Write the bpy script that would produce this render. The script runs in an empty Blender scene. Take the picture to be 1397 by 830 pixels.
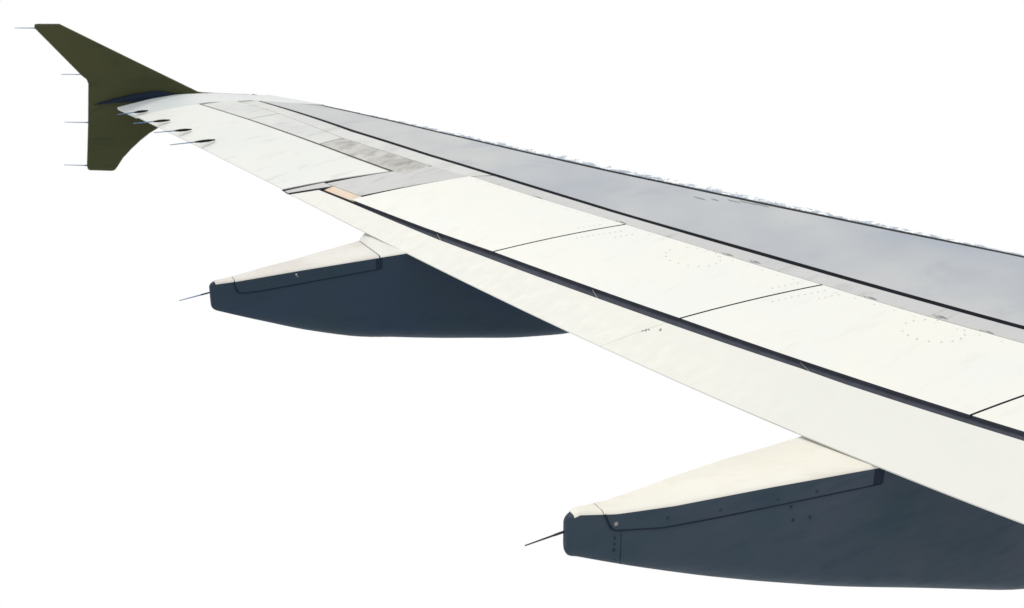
import bpy, math, random
import numpy as np
from mathutils import Vector, Matrix

# ------------------------------------------------------------------ camera, sky, sun, exposure
scene = bpy.context.scene
COL = scene.collection
CAM_POS = (-12.332208, 1.957619, 2.761634)
RIGHT = Vector((0.89442153, -0.44722492, 0.0))
UP = Vector((0.14463773, 0.28926630, 0.94625839))
LOOK = Vector((0.42319033, 0.84635387, -0.32341161))
cd = bpy.data.cameras.new('camera')
cam = bpy.data.objects.new('camera', cd)
COL.objects.link(cam)
rm = Matrix((RIGHT, UP, -LOOK)).transposed().to_4x4()
cam.matrix_world = Matrix.Translation(CAM_POS) @ rm
cd.sensor_fit = 'HORIZONTAL'
cd.sensor_width = 36.0
cd.lens = 1582.433 / 1397.0 * 36.0
cd.clip_start = 0.05
cd.clip_end = 5000
cd.dof.use_dof = True
cd.dof.focus_distance = 8.2
cd.dof.aperture_fstop = 2.8
scene.camera = cam

world = bpy.data.worlds.new('World')
scene.world = world
world.use_nodes = True
bg = world.node_tree.nodes['Background']
bg.inputs['Color'].default_value = (1.0, 1.0, 1.0, 1)     # blank white overcast glare all round
bg.inputs['Strength'].default_value = 1.0

TO_SUN = Vector((-0.12, 0.45, 0.85)).normalized()
sl = bpy.data.lights.new('sun', 'SUN')
sl.energy = 1.2            # sun through thin bright overcast
sl.angle = math.radians(10)
sl.color = (1.0, 0.96, 0.88)
sun = bpy.data.objects.new('sun', sl)
COL.objects.link(sun)
sun.rotation_euler = TO_SUN.to_track_quat('Z', 'Y').to_euler()
sun.location = (0, 10, 20)

scene.view_settings.view_transform = 'Standard'
scene.view_settings.look = 'None'
scene.view_settings.exposure = 0
scene.view_settings.gamma = 1

# ------------------------------------------------------------------ materials
def new_mat(name):
    m = bpy.data.materials.new(name)
    m.use_nodes = True
    nt = m.node_tree
    return m, nt, nt.nodes['Principled BSDF']

def noise(nt, scale, detail=4, rough=0.55, stretch=(1, 1, 1), dist=0.0):
    g = nt.nodes.new('ShaderNodeNewGeometry')
    mp = nt.nodes.new('ShaderNodeMapping')
    mp.inputs['Scale'].default_value = stretch
    # chord direction of the swept panels
    mp.inputs['Rotation'].default_value = (0, 0, math.radians(12))
    n = nt.nodes.new('ShaderNodeTexNoise')
    n.inputs['Scale'].default_value = scale
    n.inputs['Detail'].default_value = detail
    n.inputs['Roughness'].default_value = rough
    n.inputs['Distortion'].default_value = dist
    nt.links.new(g.outputs['Position'], mp.inputs['Vector'])
    nt.links.new(mp.outputs['Vector'], n.inputs['Vector'])
    return n.outputs['Fac']

def remap(nt, v, a, b, c=0.0, d=1.0):
    r = nt.nodes.new('ShaderNodeMapRange')
    r.inputs['From Min'].default_value = a
    r.inputs['From Max'].default_value = b
    r.inputs['To Min'].default_value = c
    r.inputs['To Max'].default_value = d
    nt.links.new(v, r.inputs['Value'])
    return r.outputs['Result']

def mix(nt, fac, a, b):
    m = nt.nodes.new('ShaderNodeMix')
    m.data_type = 'RGBA'
    nt.links.new(fac, m.inputs['Factor'])
    for v, s in ((a, 'A'), (b, 'B')):
        i = [k for k in m.inputs if k.name == s and k.type == 'RGBA'][0]
        if isinstance(v, tuple):
            i.default_value = (*v, 1)
        else:
            nt.links.new(v, i)
    return [k for k in m.outputs if k.type == 'RGBA'][0]

def paint(name, base, alt, dirt, dirt_amount, rough=0.45, spec=0.3, streak=(0.6, 3.0, 3.0), coarse=0.9, lo=0.55):
    """painted skin: slow tone drift, chordwise streaks, fine grime specks"""
    m, nt, b = new_mat(name)
    big = remap(nt, noise(nt, coarse, 3, 0.5), 0.35, 0.65)
    c1 = mix(nt, big, base, alt)
    st = remap(nt, noise(nt, 3.0, 6, 0.62, streak, 0.4), lo, 0.82, 0.0, dirt_amount)
    c2 = mix(nt, st, c1, dirt)
    fn = remap(nt, noise(nt, 38, 3, 0.6), 0.62, 0.8, 0.0, dirt_amount * 0.5)
    c3 = mix(nt, fn, c2, dirt)
    nt.links.new(c3, b.inputs['Base Color'])
    rr = remap(nt, noise(nt, 6, 4, 0.6, streak), 0.3, 0.7, rough - 0.06, rough + 0.1)
    nt.links.new(rr, b.inputs['Roughness'])
    b.inputs['Specular IOR Level'].default_value = spec
    bp = nt.nodes.new('ShaderNodeBump')
    bp.inputs['Strength'].default_value = 0.25
    bp.inputs['Distance'].default_value = 0.01
    nt.links.new(noise(nt, 2.2, 3, 0.5), bp.inputs['Height'])
    nt.links.new(bp.outputs['Normal'], b.inputs['Normal'])
    return m

M = {}
M['pale_strip'] = paint('pale_strip_paint', (.53, .545, .54), (.58, .59, .575), (.30, .28, .26), .75, spec=.2, coarse=2)
M['spoiler'] = paint('warm_white_paint', (.725, .725, .675), (.690, .708, .688), (.52, .49, .44), .24, spec=.25)
M['flap'] = paint('cool_white_paint', (.655, .664, .630), (.675, .677, .634), (.54, .52, .47), .13, spec=.25)
M['aileron'] = paint('aileron_paint', (.635, .655, .64), (.665, .675, .645), (.40, .39, .37), .48, spec=.25)
M['tip'] = paint('tip_paint', (.60, .62, .615), (.53, .57, .59), (.45, .47, .50), .3, spec=.25)
M['grey'] = paint('wing_grey_paint', (.32, .352, .405), (.46, .472, .478), (.27, .30, .36), .5, rough=.5, spec=.15, streak=(.5, .9, 3), coarse=.55)
M['strip'] = paint('strip_grey_paint', (.47, .48, .485), (.52, .53, .525), (.27, .26, .25), .7, spec=.2)
M['dirty'] = paint('grimy_panel_paint', (.54, .54, .515), (.42, .415, .395), (.16, .15, .135), .95, spec=.2, coarse=3.5, lo=.44, streak=(1.6, 2.6, 3))
M['access'] = paint('access_panel_paint', (.60, .615, .60), (.54, .555, .55), (.33, .32, .30), .75, spec=.2, coarse=2)
M['orange'] = paint('faded_orange_paint', (.68, .50, .36), (.62, .56, .49), (.48, .42, .36), .9, spec=.2, coarse=14)
M['fence'] = paint('olive_green_paint', (.042, .048, .020), (.052, .054, .024), (.020, .027, .019), .8, rough=.6, spec=.1, coarse=1.6)
M['side_shade_far'] = paint('navy_side_shade', (.022, .038, .064), (.022, .040, .056), (.014, .026, .046), .7, rough=.55, spec=.12, coarse=1.4)  # far fairing is pale; the shade on its sides is painted in
M['side_shade_near'] = paint('slate_navy_side_shade', (.040, .053, .076), (.023, .044, .062), (.016, .034, .056), .7, rough=.55, spec=.12, coarse=1.2)  # near fairing's shaded sides, darkness put into the colour
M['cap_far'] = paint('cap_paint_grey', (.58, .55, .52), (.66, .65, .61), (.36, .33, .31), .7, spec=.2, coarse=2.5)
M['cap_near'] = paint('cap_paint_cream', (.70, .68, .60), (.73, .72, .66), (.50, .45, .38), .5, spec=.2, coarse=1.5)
M['root'] = paint('ink_navy_shade_and_seam', (.008, .014, .030), (.012, .020, .036), (.006, .010, .02), .6, rough=.6, spec=.08)  # painted shade at the fence root; also the fairing seams and slots
M['under'] = paint('underside_paint', (.42, .43, .44), (.38, .39, .40), (.2, .2, .2), .4)

def plain(name, col, rough=.6, spec=.1, metal=0.0, var=.25):
    m, nt, b = new_mat(name)
    n = remap(nt, noise(nt, 9, 3), .3, .7)
    nt.links.new(mix(nt, n, col, tuple(c * (1 - var) for c in col)), b.inputs['Base Color'])
    b.inputs['Roughness'].default_value = rough
    b.inputs['Specular IOR Level'].default_value = spec
    b.inputs['Metallic'].default_value = metal
    return m
M['seal'] = plain('black_rubber_seal', (.010, .012, .018), .7, .05)
M['primer'] = plain('dark_blue_primer', (.072, .079, .102), .7, .08)
M['edge'] = plain('panel_edge_sealant', (.135, .130, .128), .6, .1)
M['wick'] = plain('blue_grey_wick', (.10, .19, .34), .5, .2)
M['wick_base'] = plain('black_wick_base', (.012, .014, .012), .6, .1)
M['metal'] = plain('fastener_metal', (.22, .22, .21), .4, .4)
M['dark_metal'] = plain('dark_fastener', (.02, .028, .04), .5, .2)
M['pale_metal'] = plain('pale_fastener', (.42, .43, .42), .4, .3)
M['hinge_gap'] = plain('greasy_hinge_gap', (.17, .16, .155), .7, .05)
M['dot'] = plain('grimy_fastener', (.60, .60, .57), .5, .2)

# slat: blue grey paint worn away raggedly, bare glaring metal towards the nose
m, nt, b = new_mat('worn_slat_paint')
at = nt.nodes.new('ShaderNodeAttribute')
at.attribute_name = 'wear'
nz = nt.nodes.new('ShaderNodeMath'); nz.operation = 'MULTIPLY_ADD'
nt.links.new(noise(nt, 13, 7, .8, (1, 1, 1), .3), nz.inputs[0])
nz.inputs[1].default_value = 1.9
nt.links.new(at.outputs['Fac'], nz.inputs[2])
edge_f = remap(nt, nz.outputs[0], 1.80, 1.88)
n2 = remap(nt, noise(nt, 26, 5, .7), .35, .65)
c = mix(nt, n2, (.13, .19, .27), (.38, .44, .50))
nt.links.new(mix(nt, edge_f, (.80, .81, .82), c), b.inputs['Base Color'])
b.inputs['Roughness'].default_value = .4
b.inputs['Specular IOR Level'].default_value = .4
M['slat'] = m

# ------------------------------------------------------------------ mesh building
def build(name, verts, faces, mats, parent=None, mi=None, smooth=True, angle=32, label=None, kind=None):
    v = np.array(verts, float)
    c0 = (v.min(0) + v.max(0)) / 2
    me = bpy.data.meshes.new(name)
    me.from_pydata([tuple(p) for p in (v - c0)], [], [tuple(f) for f in faces])
    for mm in (mats if isinstance(mats, (list, tuple)) else [mats]):
        me.materials.append(M[mm])
    if mi is not None:
        me.polygons.foreach_set('material_index', mi)
    me.validate()
    me.update()
    import bmesh
    bm = bmesh.new(); bm.from_mesh(me)
    bmesh.ops.recalc_face_normals(bm, faces=bm.faces)
    bm.to_mesh(me); bm.free()
    if smooth:
        me.polygons.foreach_set('use_smooth', [True] * len(me.polygons))
        me.set_sharp_from_angle(angle=math.radians(angle))
    o = bpy.data.objects.new(name, me)
    COL.objects.link(o)
    loc = Vector(c0)
    if parent is not None:
        o.parent = parent
        o.location = loc - world_loc(parent)
    else:
        o.location = loc
    if label: o['label'] = label
    if kind: o['kind'] = kind
    return o

def world_loc(o):
    l = Vector(o.location)
    while o.parent:
        o = o.parent
        l += o.location
    return l

# ------------------------------------------------------------------ the wing surface
TH = 0.16893301
CT, ST = math.cos(TH), math.sin(TH)
def rot(x, y, z):
    return np.stack([x * CT - z * ST, y + 0 * x, x * ST + z * CT], -1)
def chord(y):
    return np.where(y > 5.4, 7.0 + .3125 * (y - 6.4), 6.6875) - .5206 * y
def camber(f):
    f = np.clip(f, 0, 1)
    return 5 * (.2969 * np.sqrt(f) - .126 * f - .3516 * f ** 2 + .2843 * f ** 3 - .1036 * f ** 4)
def raw(f, y, low=False):
    f = np.asarray(f, float); y = np.asarray(y, float) + 0 * f; Y = y - 10
    A = 1.0034856 + .1775839 * Y + .0081956 * Y ** 2 - .00086957 * Y ** 3
    B = .0238965 + .0025560 * Y - .0038123 * Y * Y
    C = .0486398 - .0124945 * Y
    c0 = chord(y)
    if low:
        z = A + c0 * (B * (1 - f) - .055 * camber(f))
    else:
        z = A + c0 * (B * (1 - f) + C * camber(f) + .0403052 * 4 * f * (1 - f))
    return rot(-.5206 * y - f * c0, y, z)
def normal(f, y):
    f = np.asarray(f, float)
    fa = np.maximum(f - .004, .0005)
    e1 = raw(fa + .008, y) - raw(fa, y)
    e2 = raw(f, y + .02) - raw(f, y - .02)
    n = np.cross(e1, e2)
    n /= np.linalg.norm(n, axis=-1, keepdims=True)
    n *= np.sign(n[..., 2:3])
    return n
def surf(f, y, lift=0.0):
    f = np.asarray(f, float); y = np.asarray(y, float)
    return raw(f, y) + normal(f, y) * lift

def curve(*pts):
    a = np.array(sorted(pts), float)
    return lambda y: np.interp(y, a[:, 0], a[:, 1])
# chord fraction of each spanwise line, against distance along the span
Y_IN = 3.2
SLAT = curve((3, .05), (5, .05), (7.2, .06), (8.17, .076), (9.02, .101), (10.03, .122), (11.5, .137), (12.49, .127), (13.53, .102), (14.66, .051), (15.3, .022), (16, .0))
SEAM_F = curve((3, .487), (5, .485), (7.3, .480), (9.2, .458), (10.64, .447), (11.63, .428), (12.89, .400), (14.03, .352), (15.09, .268), (15.8, .212))
SEAM_A = curve((3, .502), (5, .500), (7.3, .495), (9.2, .476), (10.64, .463), (11.63, .447), (12.89, .421), (14.0, .380), (15.09, .292), (15.8, .228))
SPL = curve((3, .556), (5, .553), (7.17, .547), (7.55, .545), (8.02, .541), (8.55, .533), (9.05, .528), (9.66, .519), (10.46, .511), (11.45, .505), (12.14, .493), (12.6, .49))
GAP_F = curve((3, .808), (5, .808), (6.54, .810), (7.72, .817), (9.03, .826), (9.82, .836), (10.85, .851), (11.64, .872), (12.47, .889), (13.2, .905))
GAP_A = curve((3, .829), (5, .829), (6.5, .831), (7.66, .841), (7.95, .841), (9.255, .858), (9.74, .865), (10.9, .885), (11.38, .896), (11.9, .901), (12.5, .906), (12.95, .914), (13.2, .920))
HINGE = curve((12.4, .645), (12.75, .638), (13.32, .629), (14.0, .612), (14.99, .588), (15.96, .578), (16.3, .575))
STRIP = curve((12.0, .50), (12.75, .500), (13.85, .480), (14.85, .405), (15.2, .372), (15.64, .345), (15.95, .34))

def panel(name, f0, f1, y_in, y_out, mat, parent, ns=14, nt=30, thick=.022, thick_aft=None, lift=0.0, label=None, edge='edge', f_nose=False):
    """a skin panel with real thickness; f0/f1 forward/aft edges as functions of y, y_in/y_out ends as functions of s"""
    s = np.linspace(0, 1, ns)[:, None]
    t = np.linspace(0, 1, nt)[None, :]
    yi = y_in(s) if callable(y_in) else y_in + 0 * s
    yo = y_out(s) if callable(y_out) else y_out + 0 * s
    y = yi + (yo - yi) * t
    a = f0(y) if callable(f0) else f0 + 0 * y
    b_ = f1(y) if callable(f1) else f1 + 0 * y
    ss = s ** 2 if f_nose else s
    f = a + (b_ - a) * ss
    top = surf(f, y, lift)
    th = thick + ((thick_aft if thick_aft is not None else thick) - thick) * s
    bot = top - normal(f, y) * (th + 0 * y)[..., None]
    V = np.concatenate([top.reshape(-1, 3), bot.reshape(-1, 3)])
    n = ns * nt
    F = []; mi = []
    for i in range(ns - 1):
        for j in range(nt - 1):
            q = [i * nt + j, i * nt + j + 1, (i + 1) * nt + j + 1, (i + 1) * nt + j]
            F.append(q); mi.append(0)
            F.append([k + n for k in q[::-1]]); mi.append(0)
    def side(r):
        for k in range(len(r) - 1):
            F.append([r[k], r[k + 1], r[k + 1] + n, r[k] + n]); mi.append(1)
    side([j for j in range(nt)]); side([(ns - 1) * nt + j for j in range(nt)])
    side([i * nt for i in range(ns)]); side([i * nt + nt - 1 for i in range(ns)])
    o = build(name, V, F, [mat, edge], parent, mi, label=label)
    if f_nose:
        a = o.data.attributes.new('wear', 'FLOAT', 'POINT')
        v = (s + 0 * t).reshape(-1)
        a.data.foreach_set('value', np.concatenate([v, v]))
    return o

def lin(pts):
    a = np.array(sorted(pts), float)
    return lambda s: np.interp(s, a[:, 0], a[:, 1])

# ------------------------------------------------------------------ the wing: one thing
wing = bpy.data.objects.new('airliner_wing', None)
COL.objects.link(wing)
wing.location = (-3.6, Y_IN, -.35)
wing['label'] = 'white and grey airliner wing with olive wingtip fence and flap track fairings with shade painted navy'
wing['category'] = 'airplane wing'

# inner structure: dark primed top seen in the gaps, grey underside
fs = np.concatenate([[0], np.linspace(.05, 1, 26) ** 1.5 * .93])
ys = np.linspace(Y_IN + .01, 16.36, 60)
ff, yy = np.meshgrid(fs, ys, indexing='ij')
top = surf(ff, yy, -.030)
low = raw(ff, yy, True)
low[..., 2] = np.minimum(low[..., 2], top[..., 2] - .012)
V = np.concatenate([top.reshape(-1, 3), low.reshape(-1, 3)])
nn = ff.size; nt_ = len(ys)
F = []; mi = []
for i in range(len(fs) - 1):
    for j in range(nt_ - 1):
        q = [i * nt_ + j, i * nt_ + j + 1, (i + 1) * nt_ + j + 1, (i + 1) * nt_ + j]
        F.append(q); mi.append(0)
        F.append([k + nn for k in q[::-1]]); mi.append(1)
for r in ([j for j in range(nt_)], [(len(fs) - 1) * nt_ + j for j in range(nt_)], [i * nt_ for i in range(len(fs))], [i * nt_ + nt_ - 1 for i in range(len(fs))]):
    for k in range(len(r) - 1):
        F.append([r[k], r[k + 1], r[k + 1] + nn, r[k] + nn]); mi.append(1)
build('wing_structure', V, F, ['primer', 'under'], wing, mi)

# upper skins
panel('upper_skin', lambda y: SLAT(y) + .012, SEAM_F, Y_IN, lin([(0, 15.25), (.5, 15.65), (1, 15.83)]), 'grey', wing, 26, 70,
      label='smooth mid grey upper skin of the wing box')
# leading edge slat, its nose wrapping round
panel('slat', .0005, lambda y: SLAT(y) - .010, Y_IN, 15.25, 'slat', wing, 14, 70, thick=.018, f_nose=True,
      label='mottled blue grey leading edge slat')
# black seal in the seam behind the grey skin
panel('seam_seal', lambda y: SEAM_F(y) + .0005, lambda y: SEAM_A(y) - .0005, Y_IN, 15.80, 'seal', wing, 3, 70, thick=.012, lift=-.004, edge='seal')
# light grey strip in front of the spoilers
panel('shroud_panel', SEAM_A, lambda y: SPL(y) - .0015, Y_IN, lin([(0, 12.02), (1, 12.14)]), 'strip', wing, 5, 60)
# outer strip in front of the aileron and its access panels
panel('shroud_panel', SEAM_A, lambda y: STRIP(y) - .002, lin([(0, 12.04), (1, 12.16)]), 15.80, 'pale_strip', wing, 5, 50)
def joint(y0, tilt): return lambda s: y0 + tilt * s
acc = [(12.62, 13.86, 'dirty', 'grimy access panel with dark scuffs'), (13.87, 15.06, 'access', None), (15.07, 15.90, 'access', None)]
for a, b2, mt, lb in acc:
    panel('access_panel', STRIP, lambda y: HINGE(y) - .014, a, b2, mt, wing, 10, 24, label=lb)

# spoilers
ends = [  # spanwise position of each joint at the forward and aft edge
    (Y_IN, Y_IN), (4.75, 5.0), (6.62, 6.865), (8.618, 9.015), (10.404, 10.84), (12.154, 12.55)]
GAPS = .006
for k in range(5):
    (a0, a1), (b0, b1) = ends[k], ends[k + 1]
    g = .009
    panel('spoiler', lambda y: SPL(y) + .0012, GAP_F, lin([(0, a0 + g), (1, a1 + g)]), lin([(0, b0 - g), (1, b1 - g)]), 'spoiler', wing, 18, 30,
          thick=.0338, lift=.004, edge='primer')
# grey fixed panel between the outer spoiler and the aileron
panel('fixed_panel', lambda y: STRIP(y) * 0 + .497, lambda y: GAP_F(y) - .040, lin([(0, 12.150), (1, 12.545)]), lin([(0, 12.60), (.35, 12.745), (1, 13.0)]), 'strip', wing, 14, 12,
      label='plain grey wedge panel between outer spoiler and aileron')
panel('warning_patch', lambda y: GAP_F(y) - .038, lambda y: GAP_F(y) + .004, 12.50, 12.90, 'orange', wing, 4, 8, label='faded orange patch at the flap end')
panel('fixed_panel', lambda y: GAP_F(y) - .038, 1.006, lin([(0, 12.905), (.35, 12.985), (1, 13.125)]), lin([(0, 13.035), (.5, 13.11), (1, 13.185)]), 'strip', wing, 8, 5)
panel('end_seal', .62, 1.004, lin([(0, 12.73), (.45, 12.95), (1, 13.19)]), lin([(0, 12.79), (.45, 13.00), (1, 13.24)]), 'seal', wing, 14, 4, thick=.012, lift=-.008, edge='seal')
panel('end_seal', .905, 1.004, lin([(0, 12.93), (1, 13.085)]), lin([(0, 12.97), (1, 13.13)]), 'seal', wing, 6, 3, thick=.010, lift=-.008, edge='seal')

# aileron
panel('aileron', HINGE, 1.0, lin([(0, 12.775), (.45, 12.985), (1, 13.225)]), lin([(0, 15.945), (1, 15.975)]), 'aileron', wing, 22, 50, thick=.02, thick_aft=.012, lift=.003,
      label='white aileron with four static wicks', edge='aileron')
ail = [o for o in wing.children if o.name == 'aileron'][0]
# hinge line gap seal
panel('hinge_seal', lambda y: HINGE(y) - .0135, lambda y: HINGE(y) - .0005, 12.76, 15.93, 'hinge_gap', wing, 3, 40, thick=.01, lift=-.006, edge='hinge_gap')
# outer tip skin
TIP = lin([(0, 16.10), (.25, 16.42), (.5, 16.50), (.62, 16.50), (.75, 16.45), (.85, 16.42), (1, 16.40)])
panel('tip_skin', .0005, .999, lin([(0, 15.28), (.25, 15.85), (.30, 15.845), (.35, 15.86), (.5, 15.955), (.575, 15.96), (1, 15.985)]), TIP, 'tip', wing, 60, 14, thick=.03, edge='tip')

# flap in two lengths
panel('flap', GAP_A, 1.006, Y_IN, lin([(0, 9.06), (1, 9.215)]), 'flap', wing, 12, 50, thick=.022, thick_aft=.012, lift=-.004, edge='flap')
panel('flap', GAP_A, 1.006, lin([(0, 9.063), (1, 9.218)]), lin([(0, 12.95), (1, 13.09)]), 'flap', wing, 12, 50, thick=.022, thick_aft=.012, lift=-.004, edge='flap')
# small metal tabs that bridge the gap between spoilers and flap
for y0 in (7.955, 9.74, 11.39):
    panel('gap_tab', lambda y: GAP_F(y) + .003, lambda y: GAP_A(y) + .001, lin([(0, y0 + .07), (1, y0 - .07)]), lin([(0, y0 + .078), (1, y0 - .060)]), 'metal', wing, 3, 3, thick=.01, lift=-.014, edge='edge')

# ------------------------------------------------------------------ small fittings on the skins
def disc(V, F, c, n, r, h, k=8):
    n = Vector(n).normalized()
    a = n.orthogonal().normalized(); b3 = n.cross(a)
    s0 = len(V)
    for hh in (0, h):
        for i in range(k):
            t = 2 * math.pi * i / k
            V.append(tuple(Vector(c) + (a * math.cos(t) + b3 * math.sin(t)) * r * (1 if hh == 0 else .85) + n * hh))
    F.append([s0 + k + i for i in range(k)])
    for i in range(k):
        F.append([s0 + i, s0 + (i + 1) % k, s0 + k + (i + 1) % k, s0 + k + i])

def dots(name, pts, parent, mat, r=.008, lift=.0045):
    V = []; F = []
    for f, y in pts:
        disc(V, F, surf(f, y, lift), normal(f, y), r, .0015)
    return build(name, V, F, mat, parent, kind='stuff', smooth=False)

random.seed(4)
spoilers = [o for o in wing.children if o.name.startswith('spoiler')]
spoilers.sort(key=lambda o: world_loc(o).y)
def oval(fc, yc, rf, ry, n, skip=()):
    out = []
    for i in range(n):
        if i in skip: continue
        t = 2 * math.pi * i / n
        out.append((fc + rf * math.cos(t) * (1 + random.uniform(-.04, .04)), yc + ry * math.sin(t)))
    return out
dots('fastener_ring', oval(.592, 7.66, .046, .19, 16, (3, 9)), spoilers[2], 'dot', .008)
dots('fastener_ring', oval(.575, 9.60, .050, .21, 16, (5,)), spoilers[3], 'dot', .007)
for k, yj in ((2, 1), (3, 1)):
    (a0, a1) = ends[k + 1]
    pts = []
    for s in np.linspace(.04, .42, 9):
        f = .545 + .27 * s
        yv = a0 + (a1 - a0) * s
        pts.append((f, yv - .09))
        if s < .2: pts.append((f, yv - .20))
        if s < .25: pts.append((f, yv + .12))
    dots('fastener_row', pts, spoilers[k], 'dot', .0065)
for k in range(1, 5):
    (a0, a1), (b0, b1) = ends[k], ends[k + 1]
    dots('fastener_row', [(float(SPL(yv)) + .016, yv) for yv in np.linspace(a0 + .2, b0 - .15, 12)], spoilers[k], 'dot', .005)
pts = []
for yv in np.arange(3.6, 12.0, .26):
    pts.append((float(SPL(yv)) - .008, yv))
dots('fastener_row', pts, wing, 'dot', .006, lift=.0005)

# hinge blisters on the strip ahead of the spoilers: a dark slot with a pale lip
def box_on(name, f, y, lf, ly, h, mat, parent, lift=0.0, skew=0.0):
    c4 = [(f - lf, y - ly + skew), (f - lf, y + ly + skew), (f + lf, y + ly - skew), (f + lf, y - ly - skew)]
    V = [tuple(surf(a, b, lift)) for a, b in c4] + [tuple(surf(a + (f - a) * .2, b + (y - b) * .2, lift + h)) for a, b in c4]
    F = [(0, 1, 2, 3), (4, 5, 6, 7)] + [(i, (i + 1) % 4, 4 + (i + 1) % 4, 4 + i) for i in range(4)]
    return build(name, V, F, mat, parent, smooth=False)
for yv in (7.40, 7.74, 8.24, 9.20, 9.43, 10.45, 11.33):
    fv = float(SPL(yv)) - random.uniform(.004, .014)
    box_on('hinge_slot', fv, yv, random.uniform(.0012, .0026), random.uniform(.012, .03), .003, 'metal', wing, .001, .018)
    box_on('hinge_lip', fv + .003, yv + .03, .004, .022, .004, 'pale_metal', wing, .001, .02)

# marks near the leading edge: drips of sealant
for i, (fv, yv, ly) in enumerate([(.208, 10.46, .05), (.19, 10.36, .03), (.165, 10.25, .05), (.15, 10.16, .07), (.145, 10.05, .06)]):
    box_on('sealant_smear', fv, yv, .004, ly, .002, 'metal', wing, .0008, .02)
# fasteners on the flap around its joint and inboard scuffs
dots('fastener_row', [(.898, 9.09), (.901, 9.105), (.905, 9.10), (.909, 9.115), (.886, 9.02), (.882, 9.03)], wing, 'metal', .009, lift=-.0035)

# ------------------------------------------------------------------ static wicks
def tube(V, F, p, q, r0, r1, k=8):
    p = Vector(p); q = Vector(q)
    n = (q - p).normalized(); a = n.orthogonal().normalized(); b3 = n.cross(a)
    s0 = len(V)
    for c, r in ((p, r0), (q, r1)):
        for i in range(k):
            t = 2 * math.pi * i / k
            V.append(tuple(c + (a * math.cos(t) + b3 * math.sin(t)) * r))
    F.append([s0 + i for i in range(k)]); F.append([s0 + k + i for i in range(k)])
    for i in range(k):
        F.append([s0 + i, s0 + (i + 1) % k, s0 + k + (i + 1) % k, s0 + k + i])

def wick(path, parent, r=.007, rod='wick', base_len=.3, base_r=.016, base_mat='wick_base', flat=False):
    """thin rod in a fatter root holder: path from root to tip"""
    p, q = Vector(path[0]), Vector(path[1])
    e = p.lerp(q, base_len)
    V = []; F = []
    tube(V, F, p, p.lerp(e, .35), base_r * .45, base_r)
    tube(V, F, p.lerp(e, .35), p.lerp(e, .7), base_r, base_r)
    tube(V, F, p.lerp(e, .7), e, base_r, r * 1.1)
    n0 = len(F)
    tube(V, F, p.lerp(e, .9), q, r, r * .6)
    mi = [0] * n0 + [1] * (len(F) - n0)
    return build('static_wick', V, F, [base_mat, rod], parent, mi)

for yv, xe, ze in ((14.69, -10.09, .338), (15.13, -10.17, .405), (15.55, -10.32, .452), (16.0, -10.42, .492)):
    root = surf(.905, yv, .022)
    wick((root, (xe, yv, ze + .002)), ail, r=.0065, base_len=.46, base_r=.015)

# ------------------------------------------------------------------ wingtip fence
def smooth_poly(P, sharp, n=6):
    return P
UPPER = [(-10.852, 1.481), (-10.87, 1.492), (-11.10, 1.502), (-11.138, 1.497), (-11.146, 1.457), (-10.70, .895), (-10.645, .84), (-10.632, .79),
         (-10.69, .30), (-10.757, -.181), (-10.752, -.222), (-10.735, -.238), (-10.475, -.272), (-10.440, -.262), (-10.40, -.215),
         (-10.334, -.127), (-10.225, -.025), (-10.106, .071), (-9.99, .150), (-9.868, .213), (-9.74, .285), (-9.60, .34), (-9.3, .40), (-8.95, .43), (-8.72, .47),
         (-8.66, .50), (-8.72, .535), (-8.95, .56), (-9.30, .60), (-9.36, .612), (-10.116, 1.051), (-10.5, 1.275)]
yc = 16.56
V = []; F = []
n = len(UPPER)
cx = sum(p[0] for p in UPPER) / n
def inset(P, d):
    out = []
    m_ = len(P)
    area = sum(P[i][0] * P[(i + 1) % m_][1] - P[(i + 1) % m_][0] * P[i][1] for i in range(m_))
    sg = 1 if area > 0 else -1
    for i in range(m_):
        a = Vector(P[i - 1]); b4 = Vector(P[i]); c5 = Vector(P[(i + 1) % m_])
        e1 = (b4 - a).normalized(); e2 = (c5 - b4).normalized()
        nn_ = Vector((-(e1.y + e2.y), e1.x + e2.x)).normalized() * sg
        out.append(tuple(b4 + nn_ * d))
    return out
ins = inset(UPPER, .018)
rings = [(ins, yc - .024), (UPPER, yc - .008), (UPPER, yc + .008), (ins, yc + .024)]
for P, y0 in rings:
    V += [(x, y0, z) for x, z in P]
F.append(list(range(n)))
F.append([3 * n + i for i in range(n)])
for k in range(3):
    for i in range(n):
        F.append([k * n + i, k * n + (i + 1) % n, (k + 1) * n + (i + 1) % n, (k + 1) * n + i])
# the flat sides are tessellated through a triangulated n-gon
fence = build('wingtip_fence', V, F, 'fence', wing, label='dark olive green wingtip fence, arrow shaped, pointing above and below the wing', angle=25)

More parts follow.
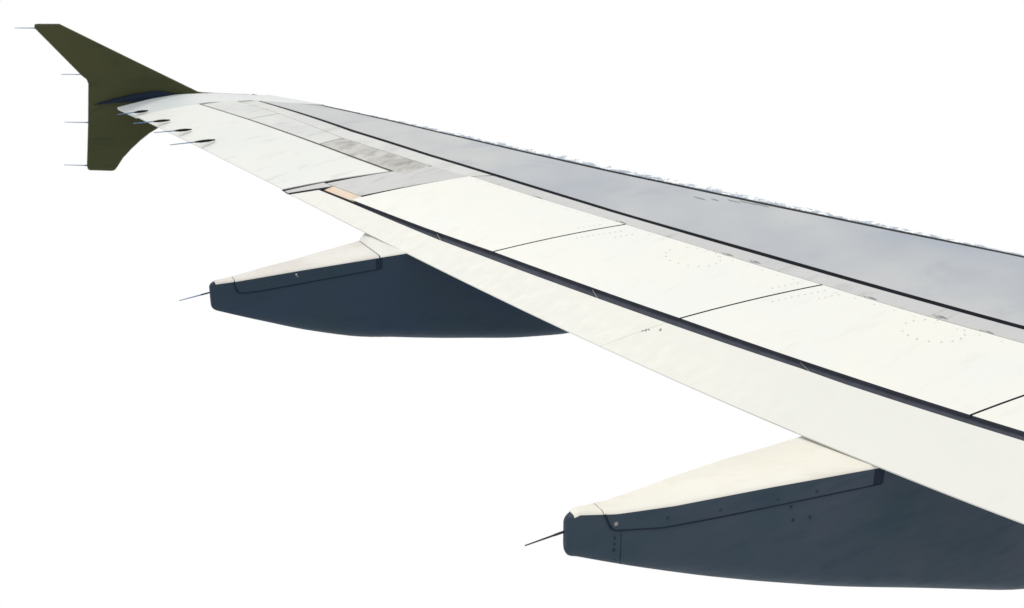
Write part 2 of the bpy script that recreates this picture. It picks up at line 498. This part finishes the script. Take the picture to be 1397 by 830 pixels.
# root fairing between wing tip and fence, its shade painted in as dark navy
V = []; F = []
st = [(-10.60, .543, .003, .004), (-10.50, .560, .012, .022), (-10.35, .580, .026, .045), (-10.15, .595, .046, .06), (-9.95, .610, .05, .06), (-9.80, .618, .040, .05), (-9.68, .60, .02, .03), (-9.55, .585, .004, .01)]
k = 14
for x, z, h, w in st:
    for i in range(k):
        t = 2 * math.pi * i / k
        V.append((x, yc - .02 - w * .5 + math.cos(t) * w, z + math.sin(t) * h))
for a in range(len(st) - 1):
    for i in range(k):
        F.append([a * k + i, a * k + (i + 1) % k, (a + 1) * k + (i + 1) % k, (a + 1) * k + i])
F.append(list(range(k))); F.append([(len(st) - 1) * k + i for i in range(k)])
build('shaded_root_fairing', V, F, 'root', fence, label='small teardrop fairing, its shade painted dark navy, where the wing tip meets the fence')
for (xt, zt), (xr, zr) in (((-11.352, 1.466), (-11.11, 1.452)), ((-10.922, .918), (-10.66, .898)), ((-10.948, .36), (-10.66, .330)), ((-11.016, -.147), (-10.74, -.185))):
    wick(((xr + .03, yc, zr), (xt, yc, zt)), fence, r=.0055, base_len=.28, base_r=.009, base_mat='wick')

# ------------------------------------------------------------------ flap track fairings
def fairing(y_near, ramp, tilt, top_pts, keel_pts, width_pts, tail_h, body_mat, cap_mat, cap_x, seam, top_join_x, wick_pts, label, slot, screws, tail_seam=None):
    tp = np.array(sorted(top_pts)); kp = np.array(sorted(keel_pts)); kp[:, 1] -= np.clip((kp[:, 0] - kp[0, 0]) / ramp, 0, 1) * .075; wp = np.array(sorted(width_pts))
    x0, x1 = tp[0, 0], tp[-1, 0]
    X = np.concatenate([[x0, x0 + .008, x0 + .018, x0 + .030, x0 + .045], np.linspace(x0 + .08, x1, 46)])
    zt = np.interp(X, tp[:, 0], tp[:, 1]); zk = np.interp(X, kp[:, 0], kp[:, 1]); w = np.interp(X, wp[:, 0], wp[:, 1])
    # smooth the keel
    for _ in range(2):
        zk[7:-1] = (zk[6:-2] + zk[7:-1] * 2 + zk[8:]) / 4
    pin = [.72, .84, .92, .97, 1.0] + [1.0] * 46
    V = []; F = []
    prof_n = 0
    for i, x in enumerate(X):
        h = zt[i] - zk[i]; ww = w[i]
        k_ = pin[i]
        zc = (zt[i] + zk[i]) / 2
        cy = y_near + ww / 2
        rb = min(.17, .30 * h); rw = ww * .46
        rt = min(.012, h * .2)
        P = []
        P.append((y_near + rt, zt[i])); P.append((y_near + rt * .3, zt[i] - rt * .3)); P.append((y_near, zt[i] - rt))
        for s in np.linspace(.15, .85, 5):
            P.append((y_near, zt[i] - rt - s * (h - rt - rb)))
        for a in np.linspace(0, math.pi / 2, 8):
            P.append((y_near + rw * (1 - math.cos(a)), zk[i] + rb * (1 - math.sin(a))))
        full = P + [(2 * cy - a, b) for a, b in P[::-1]]
        prof_n = len(full)
        for a, b in full:
            V.append((x, cy + (a - cy) * k_, zc + (b - zc)))
    m_ = prof_n
    for i in range(len(X) - 1):
        for j in range(m_):
            F.append([i * m_ + j, i * m_ + (j + 1) % m_, (i + 1) * m_ + (j + 1) % m_, (i + 1) * m_ + j])
    F.append(list(range(m_))); F.append([(len(X) - 1) * m_ + j for j in range(m_)])
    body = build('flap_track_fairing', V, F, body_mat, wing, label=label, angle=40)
    # white cap plates on the top face
    def top_z(x): return float(np.interp(x, tp[:, 0], tp[:, 1]))
    def wid(x): return float(np.interp(x, wp[:, 0], wp[:, 1]))
    def top_plate(name, xa, xb, mat, h=.006, lbl=None, nose=False, up=0.0):
        xs = np.unique(np.concatenate([np.linspace(xa, xb, 24), [v for v in np.concatenate([tp[:, 0], wp[:, 0]]) if xa < v < xb]]))
        V = []; F = []
        for i, x in enumerate(xs):
            pw = 1.0
            if nose and i < 3: pw = (.97, 1.0, 1.0)[i]
            z = top_z(x); a = y_near - .007; b = y_near + wid(x) + .003
            cy = (a + b) / 2
            for (yy_, zz_) in ((a, z - .012), (a + .004, z - .006), (a + .013, z), (a + .030, z + h), (b - .008, z + h), (b, z - .003)):
                V.append((x, cy + (yy_ - cy) * pw, zz_ + (up * min(1, i / 8) if yy_ > cy else 0)))
        for i in range(len(xs) - 1):
            for j in range(6):
                F.append([i * 6 + j, i * 6 + (j + 1) % 6, (i + 1) * 6 + (j + 1) % 6, (i + 1) * 6 + j])
        F.append(list(range(6))); F.append([(len(xs) - 1) * 6 + j for j in range(6)])
        return build(name, V, F, mat, body, label=lbl, angle=50)
    ca, cb = cap_x
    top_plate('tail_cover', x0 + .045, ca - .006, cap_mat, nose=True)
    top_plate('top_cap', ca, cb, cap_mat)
    top_plate('top_cover', cb + .012, top_join_x, 'flap', up=tilt)
    # side flange of the cap in the same painted-in shade, bounded below by the seam
    sm = np.array(seam)          # from aft to forward along the seam
    xs = np.linspace(sm[0, 0], sm[-1, 0], 40)
    V = []; F = []
    zs = np.interp(xs, sm[:, 0], sm[:, 1])
    for x, zb in zip(xs, zs):
        zt_ = top_z(x) - .0125
        zb = min(zb, zt_ - .003)
        for y0 in (y_near - .007, y_near + .004):
            V.append((x, y0, zt_)); V.append((x, y0, zb))
    for i in range(len(xs) - 1):
        a = i * 4; b = a + 4
        F += [(a, b, b + 1, a + 1), (a + 2, a + 3, b + 3, b + 2), (a, a + 2, b + 2, b), (a + 1, b + 1, b + 3, a + 3)]
    F += [(0, 1, 3, 2), (len(xs) * 4 - 4, len(xs) * 4 - 2, len(xs) * 4 - 1, len(xs) * 4 - 3)]
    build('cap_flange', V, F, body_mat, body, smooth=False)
    # dark rubber along the seam
    V = []; F = []
    rr = .0055 if y_near < 9 else .006
    pts = [Vector((x, y_near - .006, z)) for x, z in seam]
    pts = [Vector((seam[0][0] - .005, y_near - .006, top_z(seam[0][0]) - .010))] + pts
    for a, b in zip(pts[:-1], pts[1:]):
        tube(V, F, a, b, rr, rr, 6)
    build('seam_seal', V, F, 'root', body)
    # slot at the forward end of the cap
    xa, xb, za, zb = slot
    V = [(x, y, z) for y in (y_near - .009, y_near + .01) for x, z in ((xa, za), (xb, za), (xb, zb), (xa, zb))]
    F = [(0, 1, 2, 3), (4, 5, 6, 7)] + [(i, (i + 1) % 4, 4 + (i + 1) % 4, 4 + i) for i in range(4)]
    build('slot', V, F, 'root', body, smooth=False)
    for (x, z, r, mt) in screws:
        V = []; F = []
        disc(V, F, (x, y_near - .006, z), (0, -1, 0), r, .004, 10)
        build('screw', V, F, mt, body, smooth=False)
    if tail_seam:
        x, za, zb = tail_seam
        V = []; F = []
        tube(V, F, (x, y_near, za), (x, y_near, zb), .002, .002, 6)
        build('tail_joint', V, F, 'root', body)
    wick(wick_pts, body, r=.006, base_len=.35, base_r=.0075, rod='dark_metal' if y_near < 9 else 'wick', base_mat='dark_metal')
    return body

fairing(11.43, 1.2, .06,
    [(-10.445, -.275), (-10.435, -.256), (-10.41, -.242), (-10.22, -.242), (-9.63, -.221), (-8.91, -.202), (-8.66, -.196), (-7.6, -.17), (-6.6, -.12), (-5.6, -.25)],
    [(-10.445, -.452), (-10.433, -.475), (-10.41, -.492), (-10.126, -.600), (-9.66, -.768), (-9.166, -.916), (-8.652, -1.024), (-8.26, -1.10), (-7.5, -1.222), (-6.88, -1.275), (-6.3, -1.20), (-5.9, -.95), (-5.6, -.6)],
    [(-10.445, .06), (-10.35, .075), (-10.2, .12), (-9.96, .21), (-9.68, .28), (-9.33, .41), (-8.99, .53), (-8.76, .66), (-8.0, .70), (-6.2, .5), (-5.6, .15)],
    .15, 'side_shade_far', 'cap_far', (-10.235, -8.93),
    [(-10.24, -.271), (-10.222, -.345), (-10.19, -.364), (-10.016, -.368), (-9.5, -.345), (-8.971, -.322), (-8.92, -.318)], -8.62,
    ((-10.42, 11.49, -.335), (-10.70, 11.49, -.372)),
    'far flap track fairing, its shaded sides painted dark navy, with a grimy pale top cap', (-8.965, -8.905, -.318, -.222),
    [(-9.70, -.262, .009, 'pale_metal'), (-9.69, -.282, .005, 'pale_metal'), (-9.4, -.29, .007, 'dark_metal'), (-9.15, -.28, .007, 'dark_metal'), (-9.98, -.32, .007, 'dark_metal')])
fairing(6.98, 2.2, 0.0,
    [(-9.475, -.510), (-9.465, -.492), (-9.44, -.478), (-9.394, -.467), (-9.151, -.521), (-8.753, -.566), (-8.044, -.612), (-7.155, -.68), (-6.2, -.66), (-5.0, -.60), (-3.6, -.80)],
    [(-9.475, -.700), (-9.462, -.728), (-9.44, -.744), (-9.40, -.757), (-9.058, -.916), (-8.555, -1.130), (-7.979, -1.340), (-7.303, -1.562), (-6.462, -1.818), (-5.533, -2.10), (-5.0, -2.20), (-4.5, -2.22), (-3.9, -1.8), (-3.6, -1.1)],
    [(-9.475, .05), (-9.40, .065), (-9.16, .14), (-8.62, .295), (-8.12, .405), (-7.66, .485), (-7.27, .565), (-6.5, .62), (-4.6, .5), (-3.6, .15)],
    .2, 'side_shade_near', 'cap_near', (-9.236, -7.135),
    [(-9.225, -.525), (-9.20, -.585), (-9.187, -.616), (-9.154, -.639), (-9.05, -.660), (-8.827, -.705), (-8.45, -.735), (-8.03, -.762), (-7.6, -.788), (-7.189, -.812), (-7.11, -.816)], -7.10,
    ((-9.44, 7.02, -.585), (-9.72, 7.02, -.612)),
    'near flap track fairing, its shaded sides painted slate navy, with a cream top cap', (-7.185, -7.10, -.81, -.70),
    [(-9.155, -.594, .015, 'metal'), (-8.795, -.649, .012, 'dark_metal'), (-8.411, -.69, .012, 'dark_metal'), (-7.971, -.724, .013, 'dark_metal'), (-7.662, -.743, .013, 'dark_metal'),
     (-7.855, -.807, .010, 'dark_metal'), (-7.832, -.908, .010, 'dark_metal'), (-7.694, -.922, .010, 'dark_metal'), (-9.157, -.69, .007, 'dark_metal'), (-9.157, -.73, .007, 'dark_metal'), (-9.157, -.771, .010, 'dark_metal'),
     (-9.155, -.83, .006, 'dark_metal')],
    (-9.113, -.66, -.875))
